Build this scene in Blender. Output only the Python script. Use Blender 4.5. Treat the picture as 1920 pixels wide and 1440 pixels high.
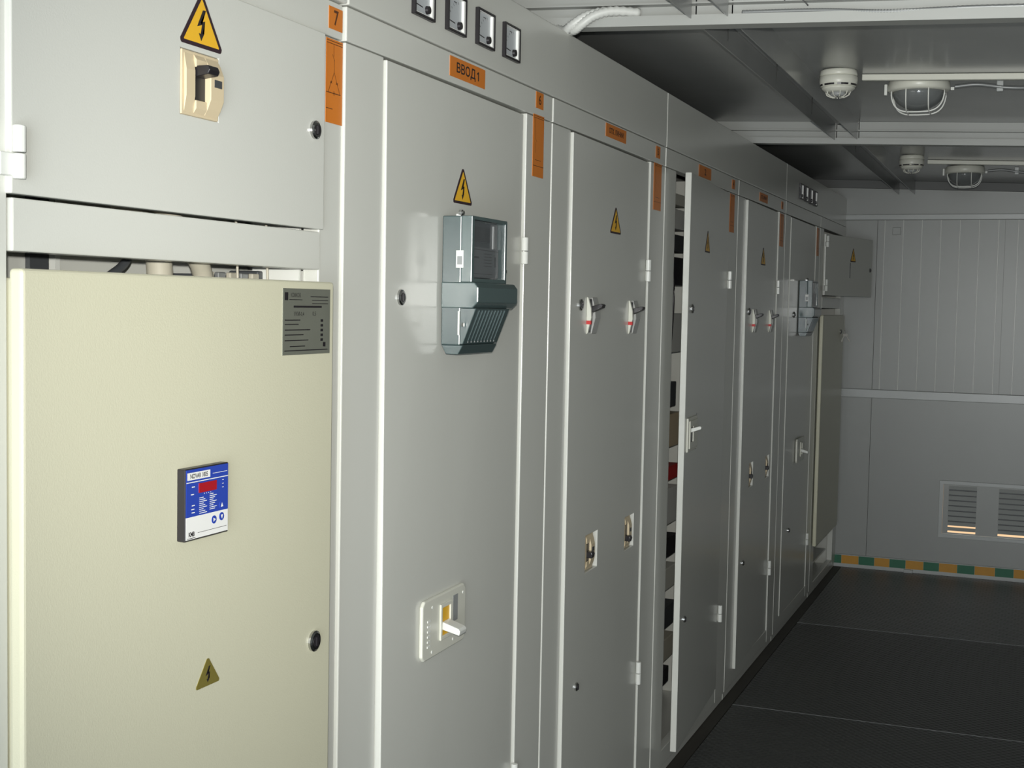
import bpy, bmesh, math, random
from mathutils import Vector, Matrix
random.seed(4)
S = bpy.context.scene
COL = S.collection
for o in list(bpy.data.objects): bpy.data.objects.remove(o, do_unlink=True)

# ---------------------------------------------------------------- camera, light, exposure
CAM = Vector((1.09, 0.0, 1.522))
R = ((0.9295060831969592, 0.3682867413874407, 0.019578493764027),
     (0.0402509549726594, -0.04853275532334913, -0.9980102365629888),
     (-0.36660373964764276, 0.9284446390490627, -0.05993538435197595))   # rows: right, down, forward
cam = bpy.data.cameras.new('camera'); co = bpy.data.objects.new('camera', cam); COL.objects.link(co)
cam.sensor_width = 36; cam.lens = 36 * 2500 / 1920; cam.clip_start = .01; cam.clip_end = 200
m = Matrix(((R[0][0], -R[1][0], -R[2][0]), (R[0][1], -R[1][1], -R[2][1]), (R[0][2], -R[1][2], -R[2][2])))
co.matrix_world = Matrix.Translation(CAM) @ m.to_4x4()
S.camera = co
S.view_settings.view_transform = 'Standard'; S.view_settings.look = 'None'
S.view_settings.gamma = 1; S.view_settings.use_curve_mapping = False
S.view_settings.exposure = 0.0

w = bpy.data.worlds.new('world'); S.world = w; w.use_nodes = True
wb = w.node_tree.nodes['Background']; wb.inputs[0].default_value = (.85, .93, 1, 1); wb.inputs[1].default_value = 1.0

def lamp(name, typ, loc, energy, color=(1, 1, 1), rot=(0, 0, 0), **k):
    l = bpy.data.lights.new(name, typ); l.energy = energy; l.color = color
    for a, b in k.items(): setattr(l, a, b)
    o = bpy.data.objects.new(name, l); COL.objects.link(o); o.location = loc; o.rotation_euler = rot
    return o
fdir = Vector((-.235, 1, -.05))
fl_ = lamp('camera_flash', 'SPOT', (1.10, -.03, 1.575), 275, (1, .985, .92), shadow_soft_size=.014, spot_size=math.radians(78), spot_blend=1.0)
fl_.rotation_euler = fdir.to_track_quat('-Z', 'Y').to_euler()
lamp('ambient_fill', 'AREA', (1.25, -1.45, 1.15), 72, (.88, .95, 1), (math.radians(90), 0, 0), shape='RECTANGLE', size=1.3, size_y=2.0)  # fill lamp added behind the camera to raise the ambient light
lamp('sun', 'SUN', (8, 20, 10), 3, (1, .80, .55), (0, math.radians(42), math.radians(4)), angle=.01)

# ---------------------------------------------------------------- materials
def mat(name, col, rough=.5, metal=0, bump=0, bscale=200, mottle=0, mscale=3, spec=.5, emit=None, coat=0):
    m = bpy.data.materials.new(name); m.use_nodes = True; nt = m.node_tree; b = nt.nodes['Principled BSDF']
    b.inputs['Base Color'].default_value = (*col, 1); b.inputs['Roughness'].default_value = rough
    b.inputs['Metallic'].default_value = metal; b.inputs['Specular IOR Level'].default_value = spec
    b.inputs['Coat Weight'].default_value = coat
    if emit: b.inputs['Emission Color'].default_value = (*emit[0], 1); b.inputs['Emission Strength'].default_value = emit[1]
    tc = nt.nodes.new('ShaderNodeTexCoord')
    n = nt.nodes.new('ShaderNodeTexNoise'); n.inputs['Scale'].default_value = mscale; n.inputs['Detail'].default_value = 4
    nt.links.new(tc.outputs['Object'], n.inputs['Vector'])
    mx = nt.nodes.new('ShaderNodeMixRGB'); mx.blend_type = 'MULTIPLY'; mx.inputs[0].default_value = max(mottle, .02)
    mx.inputs[1].default_value = (*col, 1); nt.links.new(n.outputs['Fac'], mx.inputs[2]); nt.links.new(mx.outputs[0], b.inputs['Base Color'])
    if bump:
        n2 = nt.nodes.new('ShaderNodeTexNoise'); n2.inputs['Scale'].default_value = bscale; nt.links.new(tc.outputs['Object'], n2.inputs['Vector'])
        bp = nt.nodes.new('ShaderNodeBump'); bp.inputs['Strength'].default_value = bump; bp.inputs['Distance'].default_value = .002
        nt.links.new(n2.outputs['Fac'], bp.inputs['Height']); nt.links.new(bp.outputs[0], b.inputs['Normal'])
    return m
M = dict(
    paint=mat('grey_white_powder_coat', (.63, .636, .59), .24, bump=.06, bscale=420, mottle=.04),
    edge=mat('grey_white_smooth_coat', (.74, .75, .71), .3, mottle=.03),
    beige=mat('beige_powder_coat', (.60, .585, .445), .34, bump=.10, bscale=420, mottle=.04),
    orange=mat('orange_sticker', (.66, .20, .022), .4, mottle=.06),
    black=mat('black_print', (.025, .02, .02), .5),
    brownprint=mat('dark_brown_print', (.10, .035, .012), .5),
    yellow=mat('yellow_sticker', (.83, .47, .03), .4),
    purple=mat('dark_border_print', (.035, .018, .025), .45),
    cream=mat('cream_moulded_plastic', (.66, .55, .37), .35),
    whiteplastic=mat('white_moulded_plastic', (.68, .68, .60), .35),
    clear=mat('pale_lens_plastic', (.55, .55, .50), .15),
    dark=mat('black_plastic', (.018, .016, .018), .35),
    darkgrey=mat('dark_grey_plastic', (.06, .065, .07), .4),
    chrome=mat('chrome', (.50, .50, .49), .2, metal=1),
    steel=mat('galvanised_steel', (.26, .27, .27), .4, metal=.3, mottle=.15, mscale=8),
    teal=mat('grey_green_plastic', (.050, .076, .077), .25, spec=.6),
    teal2=mat('lighter_grey_green_plastic', (.075, .108, .108), .22, spec=.6),
    whitelabel=mat('white_label', (.78, .78, .76), .5),
    greylabel=mat('grey_faceplate', (.30, .31, .31), .4),
    dial=mat('dial_face', (.48, .51, .53), .4),
    dialwhite=mat('white_dial_rim', (.80, .80, .77), .4),
    blue=mat('blue_front_foil', (.026, .06, .38), .35),
    redwin=mat('red_display_window', (.36, .012, .02), .2),
    greyplastic=mat('pale_grey_plastic', (.42, .42, .40), .3),
    red=mat('red_plastic', (.55, .03, .03), .4),
    olive=mat('brass_tinted_foil', (.25, .21, .05), .35, metal=.3),
    plate=mat('brushed_nameplate', (.22, .23, .19), .4, metal=.35, mottle=.2, mscale=14),
    cable=mat('pale_grey_cable', (.50, .47, .38), .5),
    tubew=mat('white_corrugated_tube', (.62, .63, .60), .45),
    wall=mat('grey_sandwich_panel', (.335, .345, .332), .36, metal=.04, bump=.03, bscale=60, mottle=.12, mscale=2.2, spec=.5),
    rail=mat('grey_painted_rail', (.44, .46, .45), .32, mottle=.1, spec=.7),
    ceil=mat('grey_metal_ceiling', (.40, .41, .40), .22, metal=.0, mottle=.25, mscale=3, spec=.6),
    beam=mat('grey_painted_beam', (.42, .43, .41), .42, mottle=.12),
    darktrim=mat('dark_grey_trim', (.12, .125, .122), .5, mottle=.2),
    keymetal=mat('nickel_keys', (.62, .60, .56), .35, metal=.3),
    instrument=mat('dark_instrument_face', (.035, .04, .045), .3),
    darklabel=mat('dark_grey_data_label', (.13, .135, .14), .4),  # darker grey than the faceplate
    green=mat('green_tape', (.012, .15, .075), .5, mottle=.15, mscale=30),
    tapeorange=mat('amber_tape', (.60, .29, .02), .5, mottle=.15, mscale=30),
    sand=mat('outdoor_sand', (.75, .50, .28), .9, mottle=.2),
    brown=mat('dusty_dark_floor', (.055, .05, .04), .6, mottle=.5, mscale=6),
)
def glass_mat():
    m = bpy.data.materials.new('clear_cover'); m.use_nodes = True; nt = m.node_tree; b = nt.nodes['Principled BSDF']
    b.inputs['Base Color'].default_value = (.2, .22, .23, 1); b.inputs['Roughness'].default_value = .05
    b.inputs['Transmission Weight'].default_value = 0; b.inputs['Alpha'].default_value = .2
    return m
M['glass'] = glass_mat()
def floor_mat(col, ro):
    m = mat('dark_chequer_plate', col, ro, mottle=.45, mscale=2.5); nt = m.node_tree; b = nt.nodes['Principled BSDF']
    tc = nt.nodes.new('ShaderNodeTexCoord'); h = []
    for a in (45, -45):
        mp = nt.nodes.new('ShaderNodeMapping'); mp.inputs['Rotation'].default_value = (0, 0, math.radians(a)); nt.links.new(tc.outputs['Object'], mp.inputs['Vector'])
        wv = nt.nodes.new('ShaderNodeTexWave'); wv.inputs['Scale'].default_value = 14; nt.links.new(mp.outputs[0], wv.inputs['Vector']); h.append(wv)
    mu = nt.nodes.new('ShaderNodeMath'); mu.operation = 'MULTIPLY'; nt.links.new(h[0].outputs['Fac'], mu.inputs[0]); nt.links.new(h[1].outputs['Fac'], mu.inputs[1])
    bp = nt.nodes.new('ShaderNodeBump'); bp.inputs['Strength'].default_value = .8; bp.inputs['Distance'].default_value = .004
    nt.links.new(mu.outputs[0], bp.inputs['Height']); nt.links.new(bp.outputs[0], b.inputs['Normal'])
    return m
M['floor'] = floor_mat((.062, .065, .063), .40); M['floor2'] = floor_mat((.105, .11, .108), .36)

# ---------------------------------------------------------------- helpers
def empty(name, loc=(0, 0, 0), rz=0, label=None, cat=None, group=None):
    o = bpy.data.objects.new(name, None); COL.objects.link(o); o.location = loc; o.rotation_euler = (0, 0, rz)
    o.empty_display_size = .05
    tag(o, label, cat, group); return o
def tag(o, label=None, cat=None, group=None, kind=None):
    for k, v in (('label', label), ('category', cat), ('group', group), ('kind', kind)):
        if v: o[k] = v
    return o
def ob(name, bm, mats, parent=None, bevel=0, seg=2, smooth=False, label=None, loc=None, rot=None):
    me = bpy.data.meshes.new(name); bmesh.ops.recalc_face_normals(bm, faces=bm.faces[:]) if not getattr(bm, 'keep', None) else None
    bm.to_mesh(me); bm.free()
    for mm in (mats if isinstance(mats, (list, tuple)) else [mats]): me.materials.append(mm)
    if smooth:
        for p in me.polygons: p.use_smooth = True
    o = bpy.data.objects.new(name, me); COL.objects.link(o)
    if parent: o.parent = parent
    if loc: o.location = loc
    if rot: o.rotation_euler = rot
    if bevel:
        md = o.modifiers.new('bevel', 'BEVEL'); md.width = bevel; md.segments = seg; md.limit_method = 'ANGLE'; md.angle_limit = math.radians(40)
    if label: o['label'] = label
    return o
def B(): return bmesh.new()
def box(bm, x0, x1, y0, y1, z0, z1, mi=0):
    v = [bm.verts.new((x, y, z)) for x in (x0, x1) for y in (y0, y1) for z in (z0, z1)]
    for f in ((0, 1, 3, 2), (4, 6, 7, 5), (0, 4, 5, 1), (2, 3, 7, 6), (0, 2, 6, 4), (1, 5, 7, 3)):
        bm.faces.new([v[i] for i in f]).material_index = mi
    return bm
def bx(*a): return box(B(), *a)
def poly_yz(bm, pts, x0, x1, mi=0):      # prism: outline in y,z extruded along x
    a = [bm.verts.new((x0, y, z)) for y, z in pts]; b = [bm.verts.new((x1, y, z)) for y, z in pts]; n = len(pts)
    bm.faces.new(b).material_index = mi; bm.faces.new(a[::-1]).material_index = mi
    for i in range(n): bm.faces.new((a[i], a[(i + 1) % n], b[(i + 1) % n], b[i])).material_index = mi
    return bm
def poly_xz(bm, pts, y0, y1, mi=0):      # prism: outline in x,z extruded along y
    a = [bm.verts.new((x, y0, z)) for x, z in pts]; b = [bm.verts.new((x, y1, z)) for x, z in pts]; n = len(pts)
    bm.faces.new(b[::-1]).material_index = mi; bm.faces.new(a).material_index = mi
    for i in range(n): bm.faces.new((a[i], b[i], b[(i + 1) % n], a[(i + 1) % n])).material_index = mi
    return bm
def cyl(bm, c, r, h, axis='x', n=20, r2=None, mi=0):
    r2 = r if r2 is None else r2; A = []; Bv = []
    for i in range(n):
        t = 2 * math.pi * i / n; p, q = math.cos(t), math.sin(t)
        def P(rr, d):
            return {'x': (c[0] + d, c[1] + rr * p, c[2] + rr * q), 'y': (c[0] + rr * p, c[1] + d, c[2] + rr * q), 'z': (c[0] + rr * p, c[1] + rr * q, c[2] + d)}[axis]
        A.append(bm.verts.new(P(r, 0))); Bv.append(bm.verts.new(P(r2, h)))
    bm.faces.new(A[::-1]).material_index = mi; bm.faces.new(Bv).material_index = mi
    for i in range(n): bm.faces.new((A[i], A[(i + 1) % n], Bv[(i + 1) % n], Bv[i])).material_index = mi
    return bm
def lathe(bm, c, prof, n=32, mi=0, close=True):       # profile (r, z) about vertical axis
    rings = [[bm.verts.new((c[0] + r * math.cos(2 * math.pi * i / n), c[1] + r * math.sin(2 * math.pi * i / n), c[2] + z)) for i in range(n)] for r, z in prof]
    for a, b in zip(rings, rings[1:]):
        for i in range(n): bm.faces.new((a[i], a[(i + 1) % n], b[(i + 1) % n], b[i])).material_index = mi
    if close: bm.faces.new(rings[0][::-1]).material_index = mi; bm.faces.new(rings[-1]).material_index = mi
    return bm
def tube(bm, pts, r, n=8, mi=0, rf=None):
    pts = [Vector(p) for p in pts]; rings = []
    up = Vector((0, 0, 1))
    for i, p in enumerate(pts):
        t = (pts[min(i + 1, len(pts) - 1)] - pts[max(i - 1, 0)]).normalized()
        a = t.cross(up)
        if a.length < .05: a = t.cross(Vector((0, 1, 0)))
        a.normalize(); b = t.cross(a).normalized(); rr = rf(i) if rf else r
        rings.append([bm.verts.new(p + (a * math.cos(2 * math.pi * k / n) + b * math.sin(2 * math.pi * k / n)) * rr) for k in range(n)])
    for a, b in zip(rings, rings[1:]):
        for k in range(n): bm.faces.new((a[k], a[(k + 1) % n], b[(k + 1) % n], b[k])).material_index = mi
    bm.faces.new(rings[0][::-1]); bm.faces.new(rings[-1])
    return bm
def spline(ctrl, n=12):
    c = [Vector(p) for p in ctrl]; c = [c[0] * 2 - c[1]] + c + [c[-1] * 2 - c[-2]]; out = []
    for i in range(1, len(c) - 2):
        for k in range(n):
            t = k / n; a, b, d, e = c[i - 1], c[i], c[i + 1], c[i + 2]
            out.append(.5 * ((2 * b) + (d - a) * t + (2 * a - 5 * b + 4 * d - e) * t * t + (-a + 3 * b - 3 * d + e) * t ** 3))
    out.append(c[-2]); return out
def slab(bm, x0, x1, y0, y1, z0, z1, holes=(), mi=0):  # sheet with rectangular cut-outs
    ys = sorted({y0, y1, *[v for h in holes for v in h[:2]]}); zs = sorted({z0, z1, *[v for h in holes for v in h[2:]]})
    V = {}
    def v(x, y, z):
        k = (round(x, 5), round(y, 5), round(z, 5))
        if k not in V: V[k] = bm.verts.new((x, y, z))
        return V[k]
    def solid(i, j):
        if i < 0 or j < 0 or i >= len(ys) - 1 or j >= len(zs) - 1: return False
        cy, cz = (ys[i] + ys[i + 1]) / 2, (zs[j] + zs[j + 1]) / 2
        return not any(h[0] < cy < h[1] and h[2] < cz < h[3] for h in holes)
    for i in range(len(ys) - 1):
        for j in range(len(zs) - 1):
            if not solid(i, j): continue
            a, b, c, d = ys[i], ys[i + 1], zs[j], zs[j + 1]
            bm.faces.new((v(x1, a, c), v(x1, b, c), v(x1, b, d), v(x1, a, d))).material_index = mi
            bm.faces.new((v(x0, a, c), v(x0, a, d), v(x0, b, d), v(x0, b, c))).material_index = mi
            if not solid(i - 1, j): bm.faces.new((v(x0, a, c), v(x1, a, c), v(x1, a, d), v(x0, a, d))).material_index = mi
            if not solid(i + 1, j): bm.faces.new((v(x0, b, c), v(x0, b, d), v(x1, b, d), v(x1, b, c))).material_index = mi
            if not solid(i, j - 1): bm.faces.new((v(x0, a, c), v(x0, b, c), v(x1, b, c), v(x1, a, c))).material_index = mi
            if not solid(i, j + 1): bm.faces.new((v(x0, a, d), v(x1, a, d), v(x1, b, d), v(x0, b, d))).material_index = mi
    return bm
def text(bm, body, y, z, x, size, mi=1, sx=1.0, align='CENTER', bold=0):   # flat lettering facing +x, reading along +y
    cu = bpy.data.curves.new('t', 'FONT'); cu.body = body; cu.size = size; cu.align_x = align; cu.align_y = 'CENTER'; cu.resolution_u = 3; cu.offset = bold
    o = bpy.data.objects.new('t', cu); COL.objects.link(o)
    me = bpy.data.meshes.new_from_object(o.evaluated_get(bpy.context.evaluated_depsgraph_get()))
    vs = [bm.verts.new((x, y + v.co.x * sx, z + v.co.y)) for v in me.vertices]
    for p in me.polygons:
        try: bm.faces.new([vs[i] for i in p.vertices]).material_index = mi
        except ValueError: pass
    bpy.data.objects.remove(o); bpy.data.curves.remove(cu); bpy.data.meshes.remove(me)
    return bm
def stroke(bm, p, q, wd, x, mi=1):       # a printed line in the y-z plane
    (a, b), (c, d) = p, q; l = math.hypot(c - a, d - b) or 1; ny, nz = -(d - b) / l * wd / 2, (c - a) / l * wd / 2
    f = bm.faces.new([bm.verts.new((x, *t)) for t in ((a - ny, b - nz), (c - ny, d - nz), (c + ny, d + nz), (a + ny, b + nz))]); f.material_index = mi
    return bm
def rect(bm, y0, y1, z0, z1, x, mi=1):
    bm.faces.new([bm.verts.new((x, *t)) for t in ((y0, z0), (y1, z0), (y1, z1), (y0, z1))]).material_index = mi; return bm

# ---------------------------------------------------------------- the setting
YF, XL, XR, YB = 8.05, -.66, 2.25, -1.5
def zc(x): return 2.285 - .036 * x                      # ceiling falls slightly to the right
fl = ob('floor', bx(XL - .05, XR + .05, YB - .05, YF + .05, -.06, -.012), M['brown']); tag(fl, 'dark floor of the switch room with chequer plates', kind='structure')
ys = [YB, -.02, 1.60, 3.56, 5.02, 6.49, YF]
for a, b in zip(ys, ys[1:]):
    for c, d in ((.045, 1.65), (1.65, XR)):
        ob('floor_plate', bx(c + .0015, d - .0015, a + .002, b - .002, -.012, 0 if (a, c) != (6.49, .045) else .001), M['floor' if a < 6 else 'floor2'], fl, bevel=.0015, seg=1)
    if a > 0: ob('edge_glint_strip', bx(.046, XR - .002, a - .0025, a - .0010, -.012, .0008), M['steel'], fl)  # thin steel strip standing in for the glint along the plate edges
ob('floor_strip', bx(-.02, .043, .9, YF - .002, -.012, -.002), M['brown'], fl, label='dusty strip of floor along the cabinet bases')

def ceiling():
    bm = B(); x0, x1 = XL, XR
    v = [bm.verts.new(p) for p in ((x0, YB, zc(x0)), (x1, YB, zc(x1)), (x1, YF, zc(x1)), (x0, YF, zc(x0)), (x0, YB, 2.42), (x1, YB, 2.42), (x1, YF, 2.42), (x0, YF, 2.42))]
    for f in ((0, 1, 2, 3), (4, 7, 6, 5), (0, 4, 5, 1), (1, 5, 6, 2), (2, 6, 7, 3), (3, 7, 4, 0)): bm.faces.new([v[i] for i in f])
    o = ob('ceiling', bm, M['ceil']); tag(o, 'dark grey sheet metal ceiling', kind='structure'); return o
ce = ceiling()
tag(ob('wall_left', bx(XL - .05, XL, YB, YF, 0, 2.42), M['wall']), 'grey wall behind the cabinet row', kind='structure')
tag(ob('wall_right', bx(XR, XR + .05, YB, YF, 0, 2.42), M['wall']), 'grey wall opposite the cabinets', kind='structure')
bm = bx(XL, .5, YB - .06, YB, 0, 2.42); box(bm, 2.0, XR, YB - .06, YB, 0, 2.42); box(bm, .5, 2.0, YB - .06, YB, 2.12, 2.42)  # doorway opening added out of view to go with the fill lamp
tag(ob('wall_back', bm, M['wall']), 'grey wall with an unseen doorway behind the viewer, added for the fill lamp', kind='structure')

# far wall: backing, panels with pressed grooves, rails, louvre opening
LV = (.60, 1.20, .235, .54)
def yslab(x0, x1, y0, y1, z0, z1, hole=None):
    bm = slab(B(), y0, y1, x0, x1, z0, z1, [hole] if hole else [])
    for v in bm.verts: v.co = Vector((v.co.y, v.co.x, v.co.z))
    return bm
wf = ob('wall_far', yslab(XL, XR, YF + .02, YF + .06, 0, 2.42, LV), M['wall']); tag(wf, 'grey end wall of sandwich panels', kind='structure')
def grooved(x0, x1, z0, z1, grooves):
    bm = B(); prof = [(x0, YF)]
    for g in grooves:
        if x0 + .01 < g < x1 - .01: prof += [(g - .0022, YF), (g - .0012, YF - .0012), (g + .0012, YF - .0012), (g + .0022, YF)]
    prof += [(x1, YF), (x1, YF + .02), (x0, YF + .02)]
    a = [bm.verts.new((x, y, z0)) for x, y in prof]; b = [bm.verts.new((x, y, z1)) for x, y in prof]; n = len(prof)
    bm.faces.new(a); bm.faces.new(b[::-1])
    for i in range(n):
        f = bm.faces.new((a[i], a[(i + 1) % n], b[(i + 1) % n], b[i]))
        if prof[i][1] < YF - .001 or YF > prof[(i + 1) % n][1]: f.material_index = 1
    return bm
ribs = [.226 + .104 * k for k in range(0, 19)]
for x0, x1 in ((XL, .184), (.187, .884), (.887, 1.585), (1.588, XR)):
    ob('wall_panel', grooved(x0, x1, 1.064, 2.05, ribs if x0 > 0 else []), [M['wall'], M['edge']], wf)  # paler second coat on the ribs paints in their bright highlight lines
for x0, x1 in ((XL, .184), (.187, XR)):
    if x0 < 0: ob('wall_panel', grooved(x0, x1, .012, 1.012, []), M['wall'], wf)
    else: ob('wall_panel', yslab(x0, x1, YF, YF + .02, .012, 1.012, LV), M['wall'], wf)
ob('wall_panel', bx(XL, XR, YF - .004, YF + .02, 2.084, 2.42), M['wall'], wf)
tag(ob('trim_1', bx(.0, XR, YF - .02, YF, 1.013, 1.063), M['rail'], bevel=.003), 'flat grey rail across the middle of the end wall', kind='structure')
tag(ob('trim_2', bx(-.1, XR, YF - .022, YF, 2.051, 2.083), M['rail'], bevel=.003), 'narrow grey rail near the top of the end wall', kind='structure')
bm = B(); a = [bm.verts.new((x, y, zz)) for x in (XL, XR) for y in (YF - .034, YF - .003) for zz in (2.239 - .036 * x, zc(x) - .001)]
for f in ((0, 1, 3, 2), (4, 6, 7, 5), (0, 4, 5, 1), (2, 3, 7, 6), (0, 2, 6, 4), (1, 5, 7, 3)): bm.faces.new([a[i] for i in f])
tag(ob('trim_3', bm, M['darktrim']), 'dark grey strip where the end wall meets the ceiling', kind='structure')
t4 = tag(ob('trim_4', bx(.0, XR, YF - .016, YF, 0.0, .076), M['rail'], bevel=.002), 'pale skirting strip with green and amber tape blocks on the end wall', kind='structure')
us = [.0, .045, .145, .235, .322, .413, .513, .600, .700, .795, .905, 1.005]
us += [1.005 + .1 * k for k in range(1, 13)]
for i, (a, b) in enumerate(zip(us, us[1:])):
    ob('tape_block', bx(a + .0005, min(b, XR) - .0005, YF - .0175, YF - .0155, .022, .071), M['green' if i % 2 == 0 else 'tapeorange'], t4)
tag(ob('floor_clip', bx(.405, .455, YF - .035, YF - .012, .0, .02), M['rail'], bevel=.003), 'small pale metal clip at the foot of the end wall', 'clip')
sk = empty('wall_plate', (.27, YF, 1.965), 0, 'small square grey cover plate high on the end wall under the top rail', 'cover plate')
ob('cover', bx(0, .046, -.008, -.0005, 0, .044), M['wall'], sk, bevel=.002)
ob('cable_stub', bx(.02, .026, -.006, -.0005, .044, .086), M['wall'], sk)

# louvre vent
vg = empty('vent_grille', (.585, YF, .222), 0, 'louvred metal vent in a pale frame low on the end wall', 'vent')
bm = yslab(0, .635, -.012, -.0005, 0, .332, (.022, .613, .022, .310)); ob('frame', bm, M['rail'], vg, bevel=.0015)
cols = [(.052, .205), (.325, .478), (.54, .600)]
bm = slab(B(), .004, .008, .022, .613, .022, .31, [(a, b, .03, .302) for a, b in cols])
for v in bm.verts: v.co = Vector((v.co.y, v.co.x, v.co.z))
ob('louvre_sheet', bm, M['wall'], vg)
for ci, (a, b) in enumerate(cols):
    ob('shade_sheet', bx(a - .004, b + .004, .0165, .018, (.080, .050, .050)[ci], .306), M['darkgrey'], vg)  # dark sheet added behind the slats: blocks daylight, makes gaps read as shade
    for k in range(9):
        z = .302 - .0302 * (k + 1)
        drop = .0302 * .66
        if (ci == 0 and k in (7, 8)) : drop = .0302 * .60
        if (ci == 1 and k == 8): drop = .0302 * .55
        if (ci == 2 and k == 8): drop = .0302 * .9
        zt = z + .0302
        bm = B(); poly = [(zt, .0075), (zt - drop, -.004), (zt - drop, -.0055), (zt + .0015, .006)]
        A = [bm.verts.new((a, y, q)) for q, y in poly]; C = [bm.verts.new((b, y, q)) for q, y in poly]
        bm.faces.new(A); bm.faces.new(C[::-1])
        for i in range(4): bm.faces.new((A[i], A[(i + 1) % 4], C[(i + 1) % 4], C[i]))
        ob('slat', bm, M['rail'], vg)
og = ob('ground', bx(-6, 8, YF + .3, 40, -.35, -.3), M['sand']); tag(og, 'sunlit sandy ground outside, glimpsed through the vent', kind='structure')

# ceiling beams, purlin channel
def beam(n, y):
    bm = B()
    for (ya, yb, h0, h1) in ((y + .0031, y + .052, .0, .003), (y + .048, y + .052, .0031, .0925), (y, y + .003, .0, .024), (y + .02, y + .048, .054, .058)):
        a = [bm.verts.new((x, yy, 2.192 + hh - .036 * x)) for x in (XL, XR) for yy in (ya, yb) for hh in (h0, h1)]
        for f in ((0, 1, 3, 2), (4, 6, 7, 5), (0, 4, 5, 1), (2, 3, 7, 6), (0, 2, 6, 4), (1, 5, 7, 3)): bm.faces.new([a[i] for i in f])
    return bm
for n, y, lb in (('trim_5', 3.09, 'grey steel cross beam under the ceiling nearest the viewer'), ('trim_6', 5.43, 'grey steel cross beam under the ceiling nearer the end wall'), ('trim_7', .75, 'grey steel cross beam over the viewer')):
    tag(ob(n, beam(n, y), M['beam']), lb, kind='structure')
def chan(y0, y1, z):
    bm = B()
    for x in (.30, .387):
        box(bm, x, x + .003, y0, y1, z, zc(.34) + .006)
    box(bm, .304, .386, y0, y1, 2.262, 2.265)
    return bm
for n, a, b, lb in (('trim_8', .80, 3.088, 'open steel channel along the ceiling before the first cross beam'), ('trim_9', 3.138, 5.428, 'open steel channel along the ceiling between the two cross beams'), ('trim_10', 5.478, YF - .032, 'open steel channel along the ceiling from the second beam to the end wall')):
    tag(ob(n, chan(a, b, 2.196), M['ceil']), lb, kind='structure')
for i, (y, lb) in enumerate(((3.30, 'roof screw tip poking through the channel just behind the first beam'), (3.95, 'roof screw tip in the channel, second from the first beam'), (4.60, 'roof screw tip in the channel, third from the first beam'), (5.75, 'roof screw tip in the channel behind the second beam'))):
    s = ob('roof_screw', cyl(B(), (.343, y, 2.182), .0008, .079, 'z', 8, r2=.0028), M['chrome']); tag(s, lb, 'screw', 'self-tapping screws through the roof')

# ---------------------------------------------------------------- small fittings (parts)
DX = {}
def lock(parent, y, z, x, r=.0145):
    x = seat(parent, y, z, x)
    bm = cyl(B(), (0, 0, 0), r, .004, 'x', 24); cyl(bm, (.004, 0, 0), r * .95, .002, 'x', 24, r2=r * .8)
    cyl(bm, (.0062, 0, 0), r * .58, .0004, 'x', 20, mi=1); box(bm, .0066, .0085, -.002, .002, -.0065, .0065, 1)
    return ob('lock', bm, [M['chrome'], M['dark']], parent, loc=(x, y, z))
def hinge(parent, y, z0, z1, x, side=1, r=.008):
    x = seat(parent, y, z0, x) if parent.name in DX else x
    bm = B(); zm = (z0 + z1) / 2 - .001
    cyl(bm, (r + .001, 0, z0), r, zm - z0 - .0008, 'z', 16); cyl(bm, (r + .001, 0, zm + .0008), r, z1 - zm - .0008, 'z', 16)
    box(bm, 0, .0035, min(0, .024 * side), max(0, .024 * side), z0 + .003, zm)
    return ob('hinge', bm, M['edge'], parent, bevel=.001, seg=1, loc=(x, y, 0))
BOLT = [(.02, .30), (-.13, -.04), (.0, .015), (-.035, -.16), (-.085, -.155), (-.02, -.30), (.06, -.145), (.01, -.155), (.08, .10), (-.04, .055), (.10, .31)]
def tri_outline(w, h, r):
    c = [(-w / 2, 0), (w / 2, 0), (0, h)]; out = []
    for i, p in enumerate(c):
        a = Vector(c[i - 1]) - Vector(p); b = Vector(c[(i + 1) % 3]) - Vector(p); a.normalize(); b.normalize()
        P = Vector(p); out += [tuple(P + a * r), tuple(P + (a + b) * r * .42), tuple(P + b * r)]
    return out
def warning(parent, y, z, x, w, h, small=False, label='yellow warning triangle with a black lightning bolt'):
    x = seat(parent, y, z, x)
    bm = B(); pts = tri_outline(w, h, w * .07)
    poly_yz(bm, pts, 0, .0008, 0)
    c = (0, h * .345); k = .80
    bm.faces.new([bm.verts.new((.00105, (a - c[0]) * k + c[0], (b - c[1]) * k + c[1])) for a, b in tri_outline(w, h, w * .02)]).material_index = 1
    f = bm.faces.new([bm.verts.new((.0013, a * w * .85 + .0, h * .39 + b * h * .92)) for a, b in BOLT]); f.material_index = 2
    bmesh.ops.triangulate(bm, faces=[f])
    ms = [M['purple'], M['yellow'], M['black']] if not small else [M['olive'], M['olive'], M['black']]
    return ob('warning_sign', bm, ms, parent, label=label, loc=(x, y, z))
def sign(parent, y0, y1, z0, z1, x, body, size, sx=1, name='name_plate', label=None, pm=None):
    bm = bx(0, .0008, 0, y1 - y0, 0, z1 - z0)
    if body and body.endswith(' 1'):      # word, then a figure 1 with its flag and stem
        W, H = y1 - y0, z1 - z0
        text(bm, body[:-2], W * .44, H / 2, .0011, size, 1, sx, bold=.0005)
        a = W * .80; stroke(bm, (a, H * .5 - size * .34), (a, H * .5 + size * .36), size * .15 * sx, .0011); stroke(bm, (a - size * .24 * sx, H * .5 + size * .16), (a, H * .5 + size * .33), size * .12, .0012)
    elif body: text(bm, body, (y1 - y0) / 2, (z1 - z0) / 2, .0011, size, 1, sx, bold=.0005)
    return ob(name, bm, [M['orange'], pm or M['black']], parent, label=label, loc=(x, y0, z0))
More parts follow.
